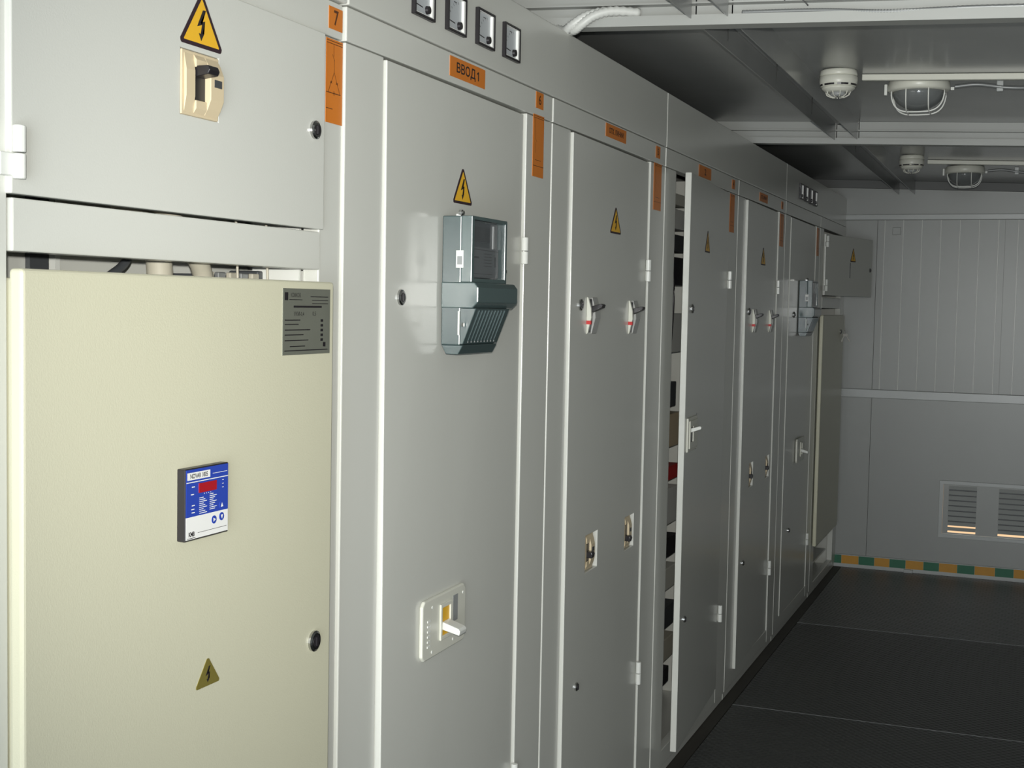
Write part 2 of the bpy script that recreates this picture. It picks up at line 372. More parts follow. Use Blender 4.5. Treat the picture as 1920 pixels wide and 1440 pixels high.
def mnemonic(parent, y0, y1, z0, z1, x, kind, label):
    W, H = y1 - y0, z1 - z0; bm = bx(0, .0008, 0, W, 0, H); q = .0011; L = .0011
    def s(a, b, c, d, wd=L): stroke(bm, (a * W, b * H), (c * W, d * H), wd, q)
    s(.02, .975, .98, .975); s(.02, .945, .98, .945)
    if kind == 0:
        s(.45, .945, .45, .80); s(.36, .82, .50, .75); s(.48, .76, .48, .61)
        s(.48, .61, .12, .36); s(.48, .61, .84, .36); s(.0, .36, .88, .36, .0014)
        for a, b in ((.30, .485), (.66, .485)): s(a - .06, b - .012, a + .06, b + .012); s(a - .06, b + .012, a + .06, b - .012)
        s(.44, .335, .44, .385); s(.50, .335, .50, .385); s(0, .17, .40, .17)
    else:
        s(.20, .945, .20, .62); s(.20, .62, .34, .56); s(.24, .55, .24, .38); s(.2, .27, .75, .27); s(.0, .175, 1, .175)
    return ob('circuit_diagram', bm, [M['orange'], M['brownprint']], parent, label=label, loc=(x, y0, z0))

# moulded-case breaker seen in a door cut-out; origin at lower left of its face
def breaker(parent, y, z, x, w, h, mt, label, lever='up', dark_lever=True, rim=False, slot=True, depth=.012):
    x = seat(parent, y, z, x) + (x if x < 0 else 0)
    r = ob('circuit_breaker', poly_yz(B(), [(0, 0), (w, 0), (w, h), (0, h)], -.03, .001), mt, parent, bevel=.0015, seg=2, label=label, loc=(x, y, z))
    def O(n, bm, m_, **k):
        return ob(n, bm, m_, r, **k)
    a0, a1 = (.16, .62)
    prof = [(.001, 0.04 * h), (depth * .55, .15 * h), (depth, .30 * h), (depth, .70 * h), (depth * .55, .85 * h), (.001, .96 * h)]
    prof2 = [(a * (.45 if a > .001 else 1), b) for a, b in prof]
    bm = poly_xz(B(), prof2, w * .05, w * .30); poly_xz(bm, prof, w * .60, w * .97)
    poly_xz(bm, [(.001, .04 * h), (depth * .5, .12 * h), (depth * .5, .25 * h), (.001, .25 * h)], w * .30, w * .60)
    poly_xz(bm, [(.001, .76 * h), (depth * .5, .76 * h), (depth * .5, .88 * h), (.001, .96 * h)], w * .30, w * .60)
    O('cover', bm, mt, bevel=.001, seg=1)
    O('toggle_slot', bx(.001, .0025, w * .30, w * .60, h * .25, h * .76), M['dark'] if dark_lever else M['yellow'])
    lm = M['dark'] if dark_lever else mt
    zz = {'up': .70, 'mid': .45, 'down': .33}[lever] * h
    bm = B(); L = depth + (.012 if lever == 'up' else .008); t = .0075
    poly_xz(bm, [(.002, zz - t), (L, zz - t + (.003 if lever == 'up' else -.002)), (L + .003, zz + .001), (L, zz + t), (.002, zz + t)], w * .32, w * .60)
    O('toggle', bm, lm, bevel=.0015, seg=2)
    O('rating_label', bx(depth, depth + .0006, w * .70, w * .90, h * .50, h * .62), M['darkgrey'])
    return r
def handle_switch(parent, y, z, x, w=.062, h=.095, label='grey rotary-front switch with a black lever and red mark'):
    x = seat(parent, y, z, x)
    prof = [(0, 0), (.003, .002), (.008, h * .25), (.0125, h * .45), (.011, h * .70), (.003, h), (0, h)]
    r = ob('isolator_switch', poly_xz(B(), prof, 0, w * .12), M['whiteplastic'], parent, bevel=.0008, seg=1, label=label, loc=(x, y, z))
    ob('face', poly_xz(B(), prof, w * .45, w), M['greyplastic'], r, bevel=.0008, seg=1)
    ob('slot', poly_xz(B(), [(0, .004), (.004, h * .3), (.006, h * .6), (.003, h * .95), (0, h * .95)], w * .12, w * .45), M['dark'], r)
    ob('lever', poly_xz(B(), [(.002, h * .56), (.036, h * .72), (.039, h * .80), (.033, h * .83), (.002, h * .74)], w * .18, w * .50), M['dark'], r, bevel=.001, seg=1)
    ob('red_mark', bx(.0, .0118, -.0006, w * .11, h * .27, h * .37), M['red'], r)
    return r

# ---------------------------------------------------------------- cabinets
ZT, ZH = 1.952, 2.010        # top of the opening / underside of the header
def carcass(root, W, lo, ro, open_bottom=.085, shelf=True, top=ZT):
    """W width; lo/ro opening edges in local y"""
    ob('stile', bx(-.03, 0, .0015, lo, .03, ZT - .002), M['paint'], root, bevel=.002)
    ob('stile', bx(-.03, 0, ro, W - .0015, .03, ZT - .002), M['paint'], root, bevel=.002)
    ob('top_rail', bx(-.03, .0008, .0025, W - .0025, ZT, ZH - .001), M['paint'], root, bevel=.002)
    ob('bottom_rail', bx(-.03, -.001, lo - .001, ro + .001, .03, open_bottom), M['paint'], root, bevel=.002)
    ob('plinth', bx(-.05, -.006, .002, W - .002, 0, .03), M['paint'], root, bevel=.001)
    ob('side_panel', bx(-.60, -.031, .002, .005, 0.0, ZH - .004), M['paint'], root)
    ob('side_panel', bx(-.60, -.031, W - .005, W - .002, 0.0, ZH - .004), M['paint'], root)
    ob('back_panel', bx(-.604, -.60, .002, W - .002, 0.0, ZH - .004), M['paint'], root)
    ob('bottom_plate', bx(-.60, -.052, .006, W - .006, .005, .012), M['paint'], root)
DZ0, DZ1 = .088, 1.946
def door(root, y0, y1, holes=(), z0=DZ0, z1=DZ1, x0=-.018, x1=0, warp=0, name='door', label=None, xl=.006, xr=-.004):
    bm = slab(B(), x0, x1, y0, y1, z0, z1, holes)
    bmesh.ops.remove_doubles(bm, verts=bm.verts[:], dist=1e-5)
    def dx(y, z): t = (y - y0) / (y1 - y0); return xl + (xr - xl) * t + warp * (1 - t) * (1 - (z - z0) / (z1 - z0))
    for v in bm.verts: v.co.x += dx(v.co.y, v.co.z)
    o = ob(name, bm, M['paint'], root, bevel=.0018, label=label); DX[o.name] = dx
    return o
def seat(parent, y, z, x):                 # depth of a tilted door's face at y, z
    f = DX.get(parent.name); return f(y, z) + .0002 if f else x

SE = [.965, 1.978, 2.985, 4.000, 5.058, 6.062, 7.080, YF - .004]
def cab(i, name, label, x=0.0):
    return empty(name, (x, SE[i], 0), 0, label, 'switchgear cabinet', 'row of grey white switchgear cabinets')
# --- compensation cabinet nearest the viewer
c = cab(0, 'switchgear_cabinet', 'nearest tall grey-white cabinet, numbered 7, holding the beige unit', -.005); W = SE[1] - SE[0]; o0 = SE[0]
def L(y, i=0): return y - SE[i]
carcass(c, W, L(1.203), L(1.907))
ob('cross_rail', bx(-.03, .004, L(1.207), L(1.903), 1.571, 1.632), M['paint'], c, bevel=.002)
ob('side_flange', bx(-.12, -.032, L(1.898), L(1.905), .09, 1.94), M['edge'], c)
d = door(c, L(1.2), L(1.906), z0=1.636, z1=1.950, xl=.009, xr=.009, holes=[(L(1.518), L(1.606), 1.769, 1.857)], label='short upper door')
lock(d, L(1.873), 1.792, .012); hinge(d, L(1.203), 1.652, 1.712, .012, -1, .0075)
warning(d, L(1.564), 1.864, .012, .105, .077)
breaker(d, L(1.518), 1.769, .012, .087, .087, M['cream'], 'cream breaker with a black toggle pushed up', 'up')
# interior seen through the slot
ob('mounting_plate', bx(-.165, -.161, .03, W - .03, .3, 1.90), M['paint'], c)
ob('post', bx(-.160, -.152, L(1.412), L(1.448), .2, 1.9), M['darkgrey'], c)
ob('post', bx(-.160, -.150, L(1.458), L(1.468), .2, 1.9), M['edge'], c)
pw = spline([(-.12, L(1.52), 1.86), (-.10, L(1.50), 1.70), (-.085, L(1.575), 1.61), (-.085, L(1.60), 1.565), (-.10, L(1.62), 1.40)])
ob('power_cable', tube(B(), pw, .019, 12), M['cable'], c, smooth=True)
pw = spline([(-.12, L(1.52), 1.86), (-.07, L(1.56), 1.68), (-.06, L(1.635), 1.60), (-.07, L(1.69), 1.54), (-.10, L(1.74), 1.40)])
ob('power_cable', tube(B(), pw, .015, 12), M['cable'], c, smooth=True)
pw = spline([(-.14, L(1.64), 1.80), (-.12, L(1.60), 1.66), (-.11, L(1.56), 1.575), (-.11, L(1.50), 1.53), (-.13, L(1.45), 1.40)])
ob('power_cable', tube(B(), pw, .007, 8), M['darkgrey'], c, smooth=True, label='dark thin cable')
for yy in (1.745, 1.83):
    ob('control_wire', tube(B(), spline([(-.05, L(yy - .01), 1.75), (-.05, L(yy), 1.6), (-.05, L(yy + .006), 1.5)]), .0022, 6), M['cable'], c, smooth=True)
bm = bx(-.158, -.10, L(1.885), L(1.962), 1.44, 1.568); box(bm, -.158, -.11, L(1.72), L(1.884), 1.44, 1.559)
ob('contactor_block', bm, M['darkgrey'], c, bevel=.003)
for k in range(5): ob('terminal', bx(-.109, -.10, L(1.74) + k * .032, L(1.76) + k * .032, 1.545, 1.563), M['steel' if k % 2 else 'cable'], c, bevel=.002)
sign(c, L(1.929), L(1.974), 1.964, 2.0, .001, '7', .034, .95, 'number_plate', 'orange number plate reading 7', M['brownprint'])
mnemonic(c, L(1.922), L(1.9765), 1.812, 1.948, .0005, 0, 'orange diagram strip with a triangle of capacitors')

# --- beige capacitor unit builder
def beige_unit(loc, wd, z0, z1, xf, label, detail=True):
    r = empty('capacitor_unit', loc, 0, label, 'capacitor unit', 'beige capacitor units')
    ob('housing', bx(-.27, xf - .022, .026 if detail else .088, wd - .012, z0 + .012, z1 - .010), M['beige'], r, bevel=.003)
    d = ob('door', bx(xf - .020, xf, 0, wd, z0, z1), M['beige'], r, bevel=.005, seg=3)
    return r, d
u, ud = beige_unit((0, 1.182, 0), .706, .27, 1.551, .035, 'large beige capacitor unit in the nearest cabinet, with blue controller')
def U(y): return y - 1.182
lk = lock(ud, U(1.833), .981, .035, .0165)
warning(ud, U(1.543), .985, .035, .060, .041, True, 'small brass-coloured triangle with a lightning bolt')
# name plate with print
bm = bx(0, .001, 0, .142, 0, .101); q = .0013
for (z, a, b, t) in ((.0735, .03, .115, .003), (.053, .005, .05, .0014), (.0465, .005, .045, .0014), (.038, .005, .08, .0016), (.0305, .005, .06, .0014), (.022, .005, .075, .0014), (.013, .02, .065, .0014), (.0065, .004, .135, .0015), (.089, .08, .135, .0012), (.0835, .085, .135, .0010), (.0785, .085, .135, .001)):
    stroke(bm, (a, z), (b, z), t, q)
rect(bm, .004, .014, .083, .095, q); text(bm, 'КОМКОВ', .036, .0905, q, .009, 1, .75); stroke(bm, (.017, .084), (.056, .084), .001, q)
text(bm, 'УКМ-0,4', .046, .062, q, .009, 1, .9); text(bm, '0,5', .092, .0625, q, .009, 1, 1); rect(bm, .120, .128, .011, .018, q)
for k in range(5): rect(bm, .112, .120, .020 + .0075 * k, .024 + .0075 * k, q)
ob('name_plate', bm, [M['plate'], M['dark']], ud, label='dull metal data plate', loc=(.035, U(1.731), 1.438))
# controller
W2, H2 = .101, .097
r = ob('controller', bx(0, .013, 0, W2, 0, H2), M['dark'], ud, bevel=.001, seg=1, label='square blue and white power factor controller', loc=(.035, U(1.470), 1.198))
bm = bx(.013, .0136, .002, W2 - .0015, .032, H2 - .0015); q = .0139
stroke(bm, (.002, .0785), (W2 - .002, .0785), .0012, q); rect(bm, .004, .0565, .0815, .0915, .01375); text(bm, 'NOVAR 1005', .0305, .0862, q, .0088, 2, .80, bold=.0002); stroke(bm, (.062, .0855), (.097, .0855), .0007, q)
for k in range(9):
    stroke(bm, (.031, .0555 - .0026 * k), (.031 + .010 + .004 * ((k * 7) % 3), .0555 - .0026 * k), .0010, q)
    stroke(bm, (.055, .0580 - .0026 * k), (.055 + .009 + .004 * ((k * 5) % 3), .0580 - .0026 * k), .0010, q)
for (a, z) in ((.014, .072), (.012, .062), (.014, .047), (.013, .042), (.014, .0375)): stroke(bm, (a, z), (a + .007, z), .0014, q)
for z in (.074, .069, .064): stroke(bm, (.085, z), (.0885, z), .001, q)
for k in range(4): stroke(bm, (.042 + .005 * k, .0605), (.0435 + .005 * k, .0605), .0012, q)
ob('blue_panel', bm, [M['blue'], M['whitelabel'], M['dark']], r, label='blue front foil with white print')
bm = bx(.013, .0136, .002, W2 - .0015, .002, .032); text(bm, 'KMB', .014, .0085, q, .0085, 1, .8, bold=.0003); stroke(bm, (.004, .0035), (.023, .0035), .0008, q); stroke(bm, (.028, .009), (.096, .009), .0006, q)
ob('white_panel', bm, [M['whitelabel'], M['dark']], r, label='white lower foil')
ob('display', bx(.0136, .0146, .030, .071, .0625, .0755), M['redwin'], r, label='red display window')
for (y, z, s) in ((.084, .0395, 0), (.066, .0215, 1), (.084, .0235, 2)):
    bm = cyl(B(), (.0136, y, z), .0056, .0006, 'x', 20); P = [[(-.003, -.0025), (.003, -.0025), (0, .0035)], [(-.0025, -.003), (.0035, 0), (-.0025, .003)], [(-.003, .0025), (0, -.0035), (.003, .0025)]][s]
    bm.faces.new([bm.verts.new((.0145, y + a, z + b)) for a, b in P]).material_index = 1
    ob('button', bm, [M['blue'], M['whitelabel']], r)

# --- cabinet 2: inlet 1
i = 1; c = cab(i, 'switchgear_cabinet', 'grey-white cabinet signed ВВОД 1 carrying a big grey energy meter', 0); W = SE[2] - SE[1]
carcass(c, W, L(2.118, i), L(2.820, i))
BRK = (L(2.285, i), L(2.500, i), .832, .948)
d = door(c, L(2.122, i), L(2.812, i), warp=.009, xl=.0045, xr=-.005, label='tall door slightly sprung at its lower corner', holes=[(L(2.42, i), L(2.44, i), .85, .93)])
lock(d, L(2.185, i), 1.530, .014)
hinge(d, L(2.812, i), 1.612, 1.672, .011, 1); hinge(d, L(2.812, i), .402, .465, .012, 1)
warning(d, L(2.468, i), 1.720, .013, .100, .075)
# wide white breaker with a rim
r = ob('circuit_breaker', poly_yz(B(), [(.01, 0), (.205, 0), (.215, .01), (.215, .108), (.205, .118), (.01, .118), (0, .108), (0, .01)], 0, .008), M['whiteplastic'], d, bevel=.003, label='wide white breaker front with a white lever and yellow window', loc=(.0065, L(2.283, i), .830), rot=(0, 0, math.atan2(.0137, .69)))
ob('window', bx(.008, .0088, .088, .128, .034, .090), M['yellow'], r, label='yellow toggle window')
ob('window_frame', slab(B(), .008, .012, .080, .136, .026, .098, [(.088, .128, .034, .090)]), M['whiteplastic'], r, bevel=.001, seg=1)
ob('toggle', poly_xz(B(), [(.0088, .046), (.046, .037), (.048, .046), (.044, .051), (.0088, .062)], .091, .125), M['edge'], r, bevel=.0015, seg=2, label='white lever')
ob('rating_label', bx(.008, .0085, .148, .172, .050, .103), M['greylabel'], r)
for (a, b) in ((.045, .100), (.15, .014), (.045, .012), (.2, .1)): ob('screw', cyl(B(), (.008, a, b), .003, .001, 'x', 12), M['edge'], r)
for k in range(6): ob('vent_slot', bx(.008, .0092, .022, .036, .024 + .010 * k, .028 + .010 * k), M['edge'], r)
sign(c, L(2.395, i), L(2.571, i), 1.964, 2.003, .001, 'ВВОД 1', .026, 1.30, 'name_plate', 'orange name plate reading ВВОД 1')
sign(c, L(2.872, i), L(2.920, i), 1.970, 2.007, .001, '6', .030, 1.3, 'number_plate', 'orange number plate reading 6', M['brownprint'])
mnemonic(c, L(2.858, i), L(2.928, i), 1.814, 1.955, .0005, 1, 'orange circuit diagram strip')

# --- cabinet 3: outgoing lines
i = 2; c = cab(i, 'switchgear_cabinet', 'grey-white cabinet signed ОТХ. ЛИНИИ, third from the viewer', .0015); W = SE[3] - SE[2]
carcass(c, W, L(3.118, i), L(3.842, i))
H = [(L(3.288, i), L(3.395, i), .822, .920), (L(3.665, i), L(3.762, i), .818, .914)]
d = door(c, L(3.122, i), L(3.834, i), H, warp=.004, xl=.006, xr=-.004, label='tall door')
lock(d, L(3.200, i), 1.523, .012); lock(d, L(3.229, i), .536, .014, .011)
hinge(d, L(3.822, i), 1.596, 1.660, .011, 1); hinge(d, L(3.825, i), .386, .454, .011, 1)
warning(d, L(3.499, i), 1.718, .012, .105, .076)
handle_switch(d, L(3.255, i), 1.448, .012, .078); handle_switch(d, L(3.649, i), 1.443, .012, .078)
breaker(d, L(3.290, i), .823, -.009, .084, .094, M['cream'], 'cream breaker recessed in its cut-out, toggle down', 'mid', depth=.008)
breaker(d, L(3.667, i), .819, -.009, .076, .092, M['cream'], 'cream breaker recessed in its cut-out, toggle down', 'down', depth=.008)
sign(c, L(3.392, i), L(3.577, i), 1.970, 2.005, .001, 'ОТХ. ЛИНИИ', .019, 1.10, 'name_plate', 'orange name plate reading ОТХ. ЛИНИИ')
sign(c, L(3.886, i), L(3.934, i), 1.967, 2.002, .001, '5', .028, 1.3, 'number_plate', 'orange number plate reading 5', M['brownprint'])
mnemonic(c, L(3.872, i), L(3.956, i), 1.812, 1.951, .0005, 1, 'orange circuit diagram strip')

# --- cabinet 4: door ajar
i = 3; c = cab(i, 'switchgear_cabinet', 'grey-white cabinet with its door left ajar, dark inside', .003); W = SE[4] - SE[3]
carcass(c, W, L(4.130, i), L(4.903, i))
ang = math.atan2(.046, .765)
DL = .768
bmd = slab(B(), -.020, 0, -DL, 0, DZ0, DZ1, [])
d = ob('door', bmd, M['paint'], c, bevel=.0018, label='tall door standing ajar', loc=(.002, L(4.898, i), 0), rot=(0, 0, ang))
d.location = (.003, L(4.898, i), 0)
def D(y): return y - 4.898
lock(d, D(4.198), 1.518, 0, .0145); lock(d, D(4.205), .507, 0, .011)
hinge(d, -.004, 1.594, 1.658, .0, 1); hinge(d, -.004, .345, .408, .0, 1)
warning(d, D(4.452), 1.708, 0, .100, .078)
r = ob('circuit_breaker', bx(0, .006, 0, .16, 0, .110), M['whiteplastic'], d, bevel=.002, label='white breaker front with a white lever', loc=(0, D(4.160), 1.057))
ob('bezel', slab(B(), .006, .010, .015, .145, .010, .100, [(.03, .075, .03, .08)]), M['whiteplastic'], r, bevel=.001, seg=1)
ob('toggle_slot', bx(.006, .0068, .03, .075, .03, .08), M['darkgrey'], r)
ob('toggle', poly_xz(B(), [(.0068, .062), (.040, .074), (.042, .080), (.038, .084), (.0068, .075)], .034, .070), M['edge'], r, bevel=.001, seg=1, label='white lever')
ob('cutout_edge', bx(-.001, .002, .163, .167, -.004, .116), M['dark'], r)
sign(c, L(4.418, i), L(4.594, i), 1.963, 2.002, .0015, '2', .030, 1.6, 'name_plate', 'orange name plate reading 2')
sign(c, L(4.935, i), L(4.982, i), 1.966, 2.000, .0015, '4', .028, 1.3, 'number_plate', 'orange number plate reading 4', M['brownprint'])
mnemonic(c, L(4.910, i), L(4.988, i), 1.805, 1.946, .001, 1, 'orange circuit diagram strip')
# inside equipment
ob('mounting_plate', bx(-.262, -.258, .02, W - .02, .05, 1.93), M['paint'], c)
eq = [(1.885, .04, 'whiteplastic'), (1.80, .07, 'edge'), (1.72, .06, 'darkgrey'), (1.60, .10, 'dark'), (1.36, .14, 'edge'), (1.16, .09, 'darkgrey'), (1.02, .12, 'cream'), (.90, .05, 'red'), (.74, .13, 'edge'), (.62, .07, 'dark'), (.50, .08, 'whiteplastic'), (.36, .08, 'darkgrey'), (.24, .08, 'cable'), (.13, .06, 'dark')]
for z, hh, mm in eq:
    ob('device', bx(-.258, -.13 - .02 * (hash(mm) % 2 if False else (int(z * 100) % 2)), L(4.32, i), L(4.78, i), z, z + hh), M[mm], c, bevel=.003)
for dz in (0, .036):
    ob('metal_terminal', cyl(B(), (-.10, L(4.34, i) , 1.50 + dz), .010, .05, 'y', 12), M['chrome'], c)
ob('control_wire', tube(B(), spline([(-.10, L(4.42, i), 1.78), (-.06, L(4.36, i), 1.60), (-.07, L(4.38, i), 1.40), (-.09, L(4.40, i), 1.30), (-.10, L(4.42, i), .6)]), .004, 8), M['dark'], c, smooth=True)

# --- cabinet 5
i = 4; c = cab(i, 'switchgear_cabinet', 'grey-white cabinet just beyond the one with its door ajar', .004); W = SE[5] - SE[4]
carcass(c, W, L(5.198, i), L(5.915, i))
H = [(L(5.382, i), L(5.472, i), .792, .892), (L(5.773, i), L(5.863, i), .785, .882)]
d = door(c, L(5.202, i), L(5.907, i), H, warp=.002, xl=.009, xr=-.004, label='tall door')
lock(d, L(5.275, i), 1.510, .012); lock(d, L(5.293, i), .499, .013, .011)
hinge(d, L(5.905, i), 1.588, 1.648, .011, 1); hinge(d, L(5.905, i), .337, .402, .011, 1)
warning(d, L(5.561, i), 1.703, .012, .110, .078)
handle_switch(d, L(5.354, i), 1.425, .012, .078); handle_switch(d, L(5.740, i), 1.422, .012, .078)
breaker(d, L(5.384, i), .793, -.010, .074, .097, M['cream'], 'cream breaker recessed in its cut-out, toggle down', 'mid', depth=.008)
breaker(d, L(5.775, i), .786, -.010, .074, .095, M['cream'], 'cream breaker recessed in its cut-out, toggle down', 'mid', depth=.008)
sign(c, L(5.455, i), L(5.626, i), 1.962, 1.997, .001, 'ОТХ. ЛИНИИ', .018, 1.05, 'name_plate', 'orange name plate')
mnemonic(c, L(5.932, i), L(6.015, i), 1.800, 1.944, .0005, 1, 'orange circuit diagram strip')
sign(c, L(5.945, i), L(5.99, i), 1.965, 1.998, .001, '3', .028, 1.3, 'number_plate', 'orange number plate reading 3', M['brownprint'])

# --- cabinet 6: second inlet
i = 5; c = cab(i, 'switchgear_cabinet', 'grey-white cabinet carrying the farther energy meter, second from the end wall', .005); W = SE[6] - SE[5]
carcass(c, W, L(6.198, i), L(6.960, i))
d = door(c, L(6.202, i), L(6.952, i), xl=.003, xr=-.003, label='tall door')
lock(d, L(6.349, i), 1.497, .012); lock(d, L(6.384, i), .466, .012, .011)
hinge(d, L(6.93, i), .306, .368, .011, 1); hinge(d, L(6.93, i), 1.60, 1.66, .011, 1)
r = ob('circuit_breaker', poly_yz(B(), [(.01, 0), (.205, 0), (.215, .01), (.215, .108), (.205, .118), (.01, .118), (0, .108), (0, .01)], 0, .010), M['whiteplastic'], d, bevel=.003, label='wide white breaker front with a white lever', loc=(.003, L(6.50, i), .775))
ob('toggle', poly_xz(B(), [(.010, .050), (.046, .042), (.048, .050), (.044, .055), (.010, .064)], .091, .125), M['edge'], r, bevel=.0015, seg=2, label='white lever')
ob('window_frame', slab(B(), .010, .014, .080, .136, .026, .098, [(.088, .128, .034, .090)]), M['whiteplastic'], r, bevel=.001, seg=1)
mnemonic(c, L(6.97, i), L(7.04, i), 1.800, 1.944, .0005, 1, 'faded orange circuit diagram strip')

# --- cabinet 7 by the end wall
i = 6; c = cab(i, 'switchgear_cabinet', 'last grey-white cabinet against the end wall, upper door ajar', .006); W = SE[7] - SE[6]
carcass(c, W, L(7.196, i), L(7.905, i), open_bottom=.06)
ob('cross_rail', bx(-.03, .002, L(7.200, i), L(7.901, i), 1.532, 1.590), M['edge'], c, bevel=.002)
ob('mounting_plate', bx(-.20, -.196, .02, W - .02, .02, 1.9), M['paint'], c)
ob('shelf', bx(-.19, -.035, L(7.21, i), L(7.89, i), .12, .128), M['edge'], c)
ang2 = math.atan2(.165, .69)
d = ob('door', slab(B(), -.012, 0, 0, .700, 1.600, 1.925), M['paint'], c, bevel=.0018, label='short upper door standing ajar', loc=(.012, L(7.196, i), 0), rot=(0, 0, -ang2))
hinge(d, .006, 1.855, 1.915, 0, -1, .0075); hinge(d, .006, 1.622, 1.685, 0, -1, .0075)
warning(d, .40, 1.79, 0, .085, .08, label='yellow warning triangle with a black lightning bolt')
lock(d, .665, 1.752, 0, .0125)
ob('sticker_edge', bx(0, .0012, .355, .362, 1.70, 1.785), M['darkgrey'], d)
u2, ud2 = beige_unit((0, 7.115, 0), .785, .268, 1.495, .030, 'farther beige capacitor unit beside the end wall', False)
lock(ud2, .67, 1.40, .030, .014)
kr = empty('key_ring', (.044, 7.83, 1.40), 0, 'small bunch of metal keys hanging on the farther beige unit', 'keys')
bm = B(); n = 20; pts = [(0.004, .0, .0)]
tube(bm, [(.004, .012 * math.cos(2 * math.pi * k / n), .012 * math.sin(2 * math.pi * k / n) - .004) for k in range(n + 1)], .0012, 6); ob('ring', bm, M['keymetal'], kr, smooth=True)
ob('cord', tube(B(), [(.002, -.01, .006), (.0, -.02, .06), (-.002, -.016, .10)], .0012, 6), M['cable'], kr, smooth=True)
for a in (-.45, .5):
    bm = B(); cyl(bm, (0, 0, -.008), .009, .002, 'x', 14); box(bm, 0, .002, -.0028, .0028, -.052, -.014); box(bm, 0, .002, .0028, .006, -.050, -.044); box(bm, 0, .002, .0028, .005, -.040, -.036)
    ob('key', bm, M['keymetal'], kr, loc=(.006 + a * .002, 0, -.012), rot=(a, 0, -1.15))

# --- header boxes over the cabinets
HX = [(SE[0], SE[1] - .003, 'front header box over the nearest cabinet'), (SE[1] + .001, SE[3] - .003, 'long header box with four square gauges near the viewer'), (SE[3] + .001, SE[5] - .003, 'plain long header box, middle one of the row'), (SE[5] + .001, SE[7], 'long header box with the far group of gauges')]
for k, (a, b, lb) in enumerate(HX):
    r = empty('header_box', (0, a, ZH + .001), 0, lb, 'header box', 'header boxes along the top of the cabinets')
    ob('front_panel', bx(-.03, .005, .0005, b - a, 0, .165), M['paint'], r, bevel=.003, seg=3)
    ob('side_panel', bx(-.34, -.031, .002, .005, 0, .163), M['paint'], r); ob('side_panel', bx(-.34, -.031, b - a - .005, b - a - .002, 0, .163), M['paint'], r)
    ob('top_panel', bx(-.34, -.031, .006, b - a - .006, .160, .163), M['paint'], r)
    ob('back_panel', bx(-.343, -.34, .002, b - a - .002, 0, .163), M['paint'], r)

# --- square panel gauges
def gauge(y, z, label, group, W=.088, H=.0735, amp=0):
    r = empty('panel_gauge', (.0055, y, z), 0, label, 'gauge', group)
    ob('bezel', slab(B(), 0, .009, 0, W, 0, H, [(.005, W - .006, .005, H - .005)]), M['dark'], r, bevel=.001, seg=1)
    ob('rim', slab(B(), 0, .0078, .0052, W - .0062, .0052, H - .0052, [(.0062, W - .013, .0062, H - .0062)]), M['dialwhite'], r)
    bm = bx(0, .002, .0063, W - .0131, .0063, H - .0063); q = .0023
    cy, cz, R0 = W - .026, .018, .040
    for k in range(7):
        a = math.radians(95 + k * 14); y_, z_ = cy + R0 * math.cos(a) * 1.1, cz + R0 * math.sin(a)
        stroke(bm, (y_, z_), (y_ + .005 * math.cos(a), z_ + .005 * math.sin(a)), .0013, q, 1)
    stroke(bm, (W * .42, H * .82), (W * .58, H * .82), .0016, q, 1)
    stroke(bm, (.012, H * .30), (W * .50, H * .27), .0022, q, 1)
    ob('dial', bm, [M['dial'], M['dark']], r)
    ob('needle_hub', cyl(B(), (.002, cy, cz), .008, .006, 'x', 16, r2=.007), M['dark'], r)
    return r
for y, lb in ((2.212, 'square gauge on the near header box, leftmost of its four, cut by the picture edge'), (2.358, 'square gauge on the near header box, second from the left of four'), (2.505, 'square gauge on the near header box, third from the left of four'), (2.650, 'square gauge on the near header box, rightmost of its four')):
    gauge(y, 2.045, lb, 'four square gauges over the ВВОД 1 cabinet')
for y, lb in ((6.39, 'far gauge by the end wall, leftmost of the far four'), (6.53, 'far gauge by the end wall, second from the left of the far four'), (6.67, 'far gauge by the end wall, third from the left of the far four'), (6.81, 'far gauge by the end wall, rightmost of the far four')):
    gauge(y, 2.045, lb, 'four square gauges on the far header box')

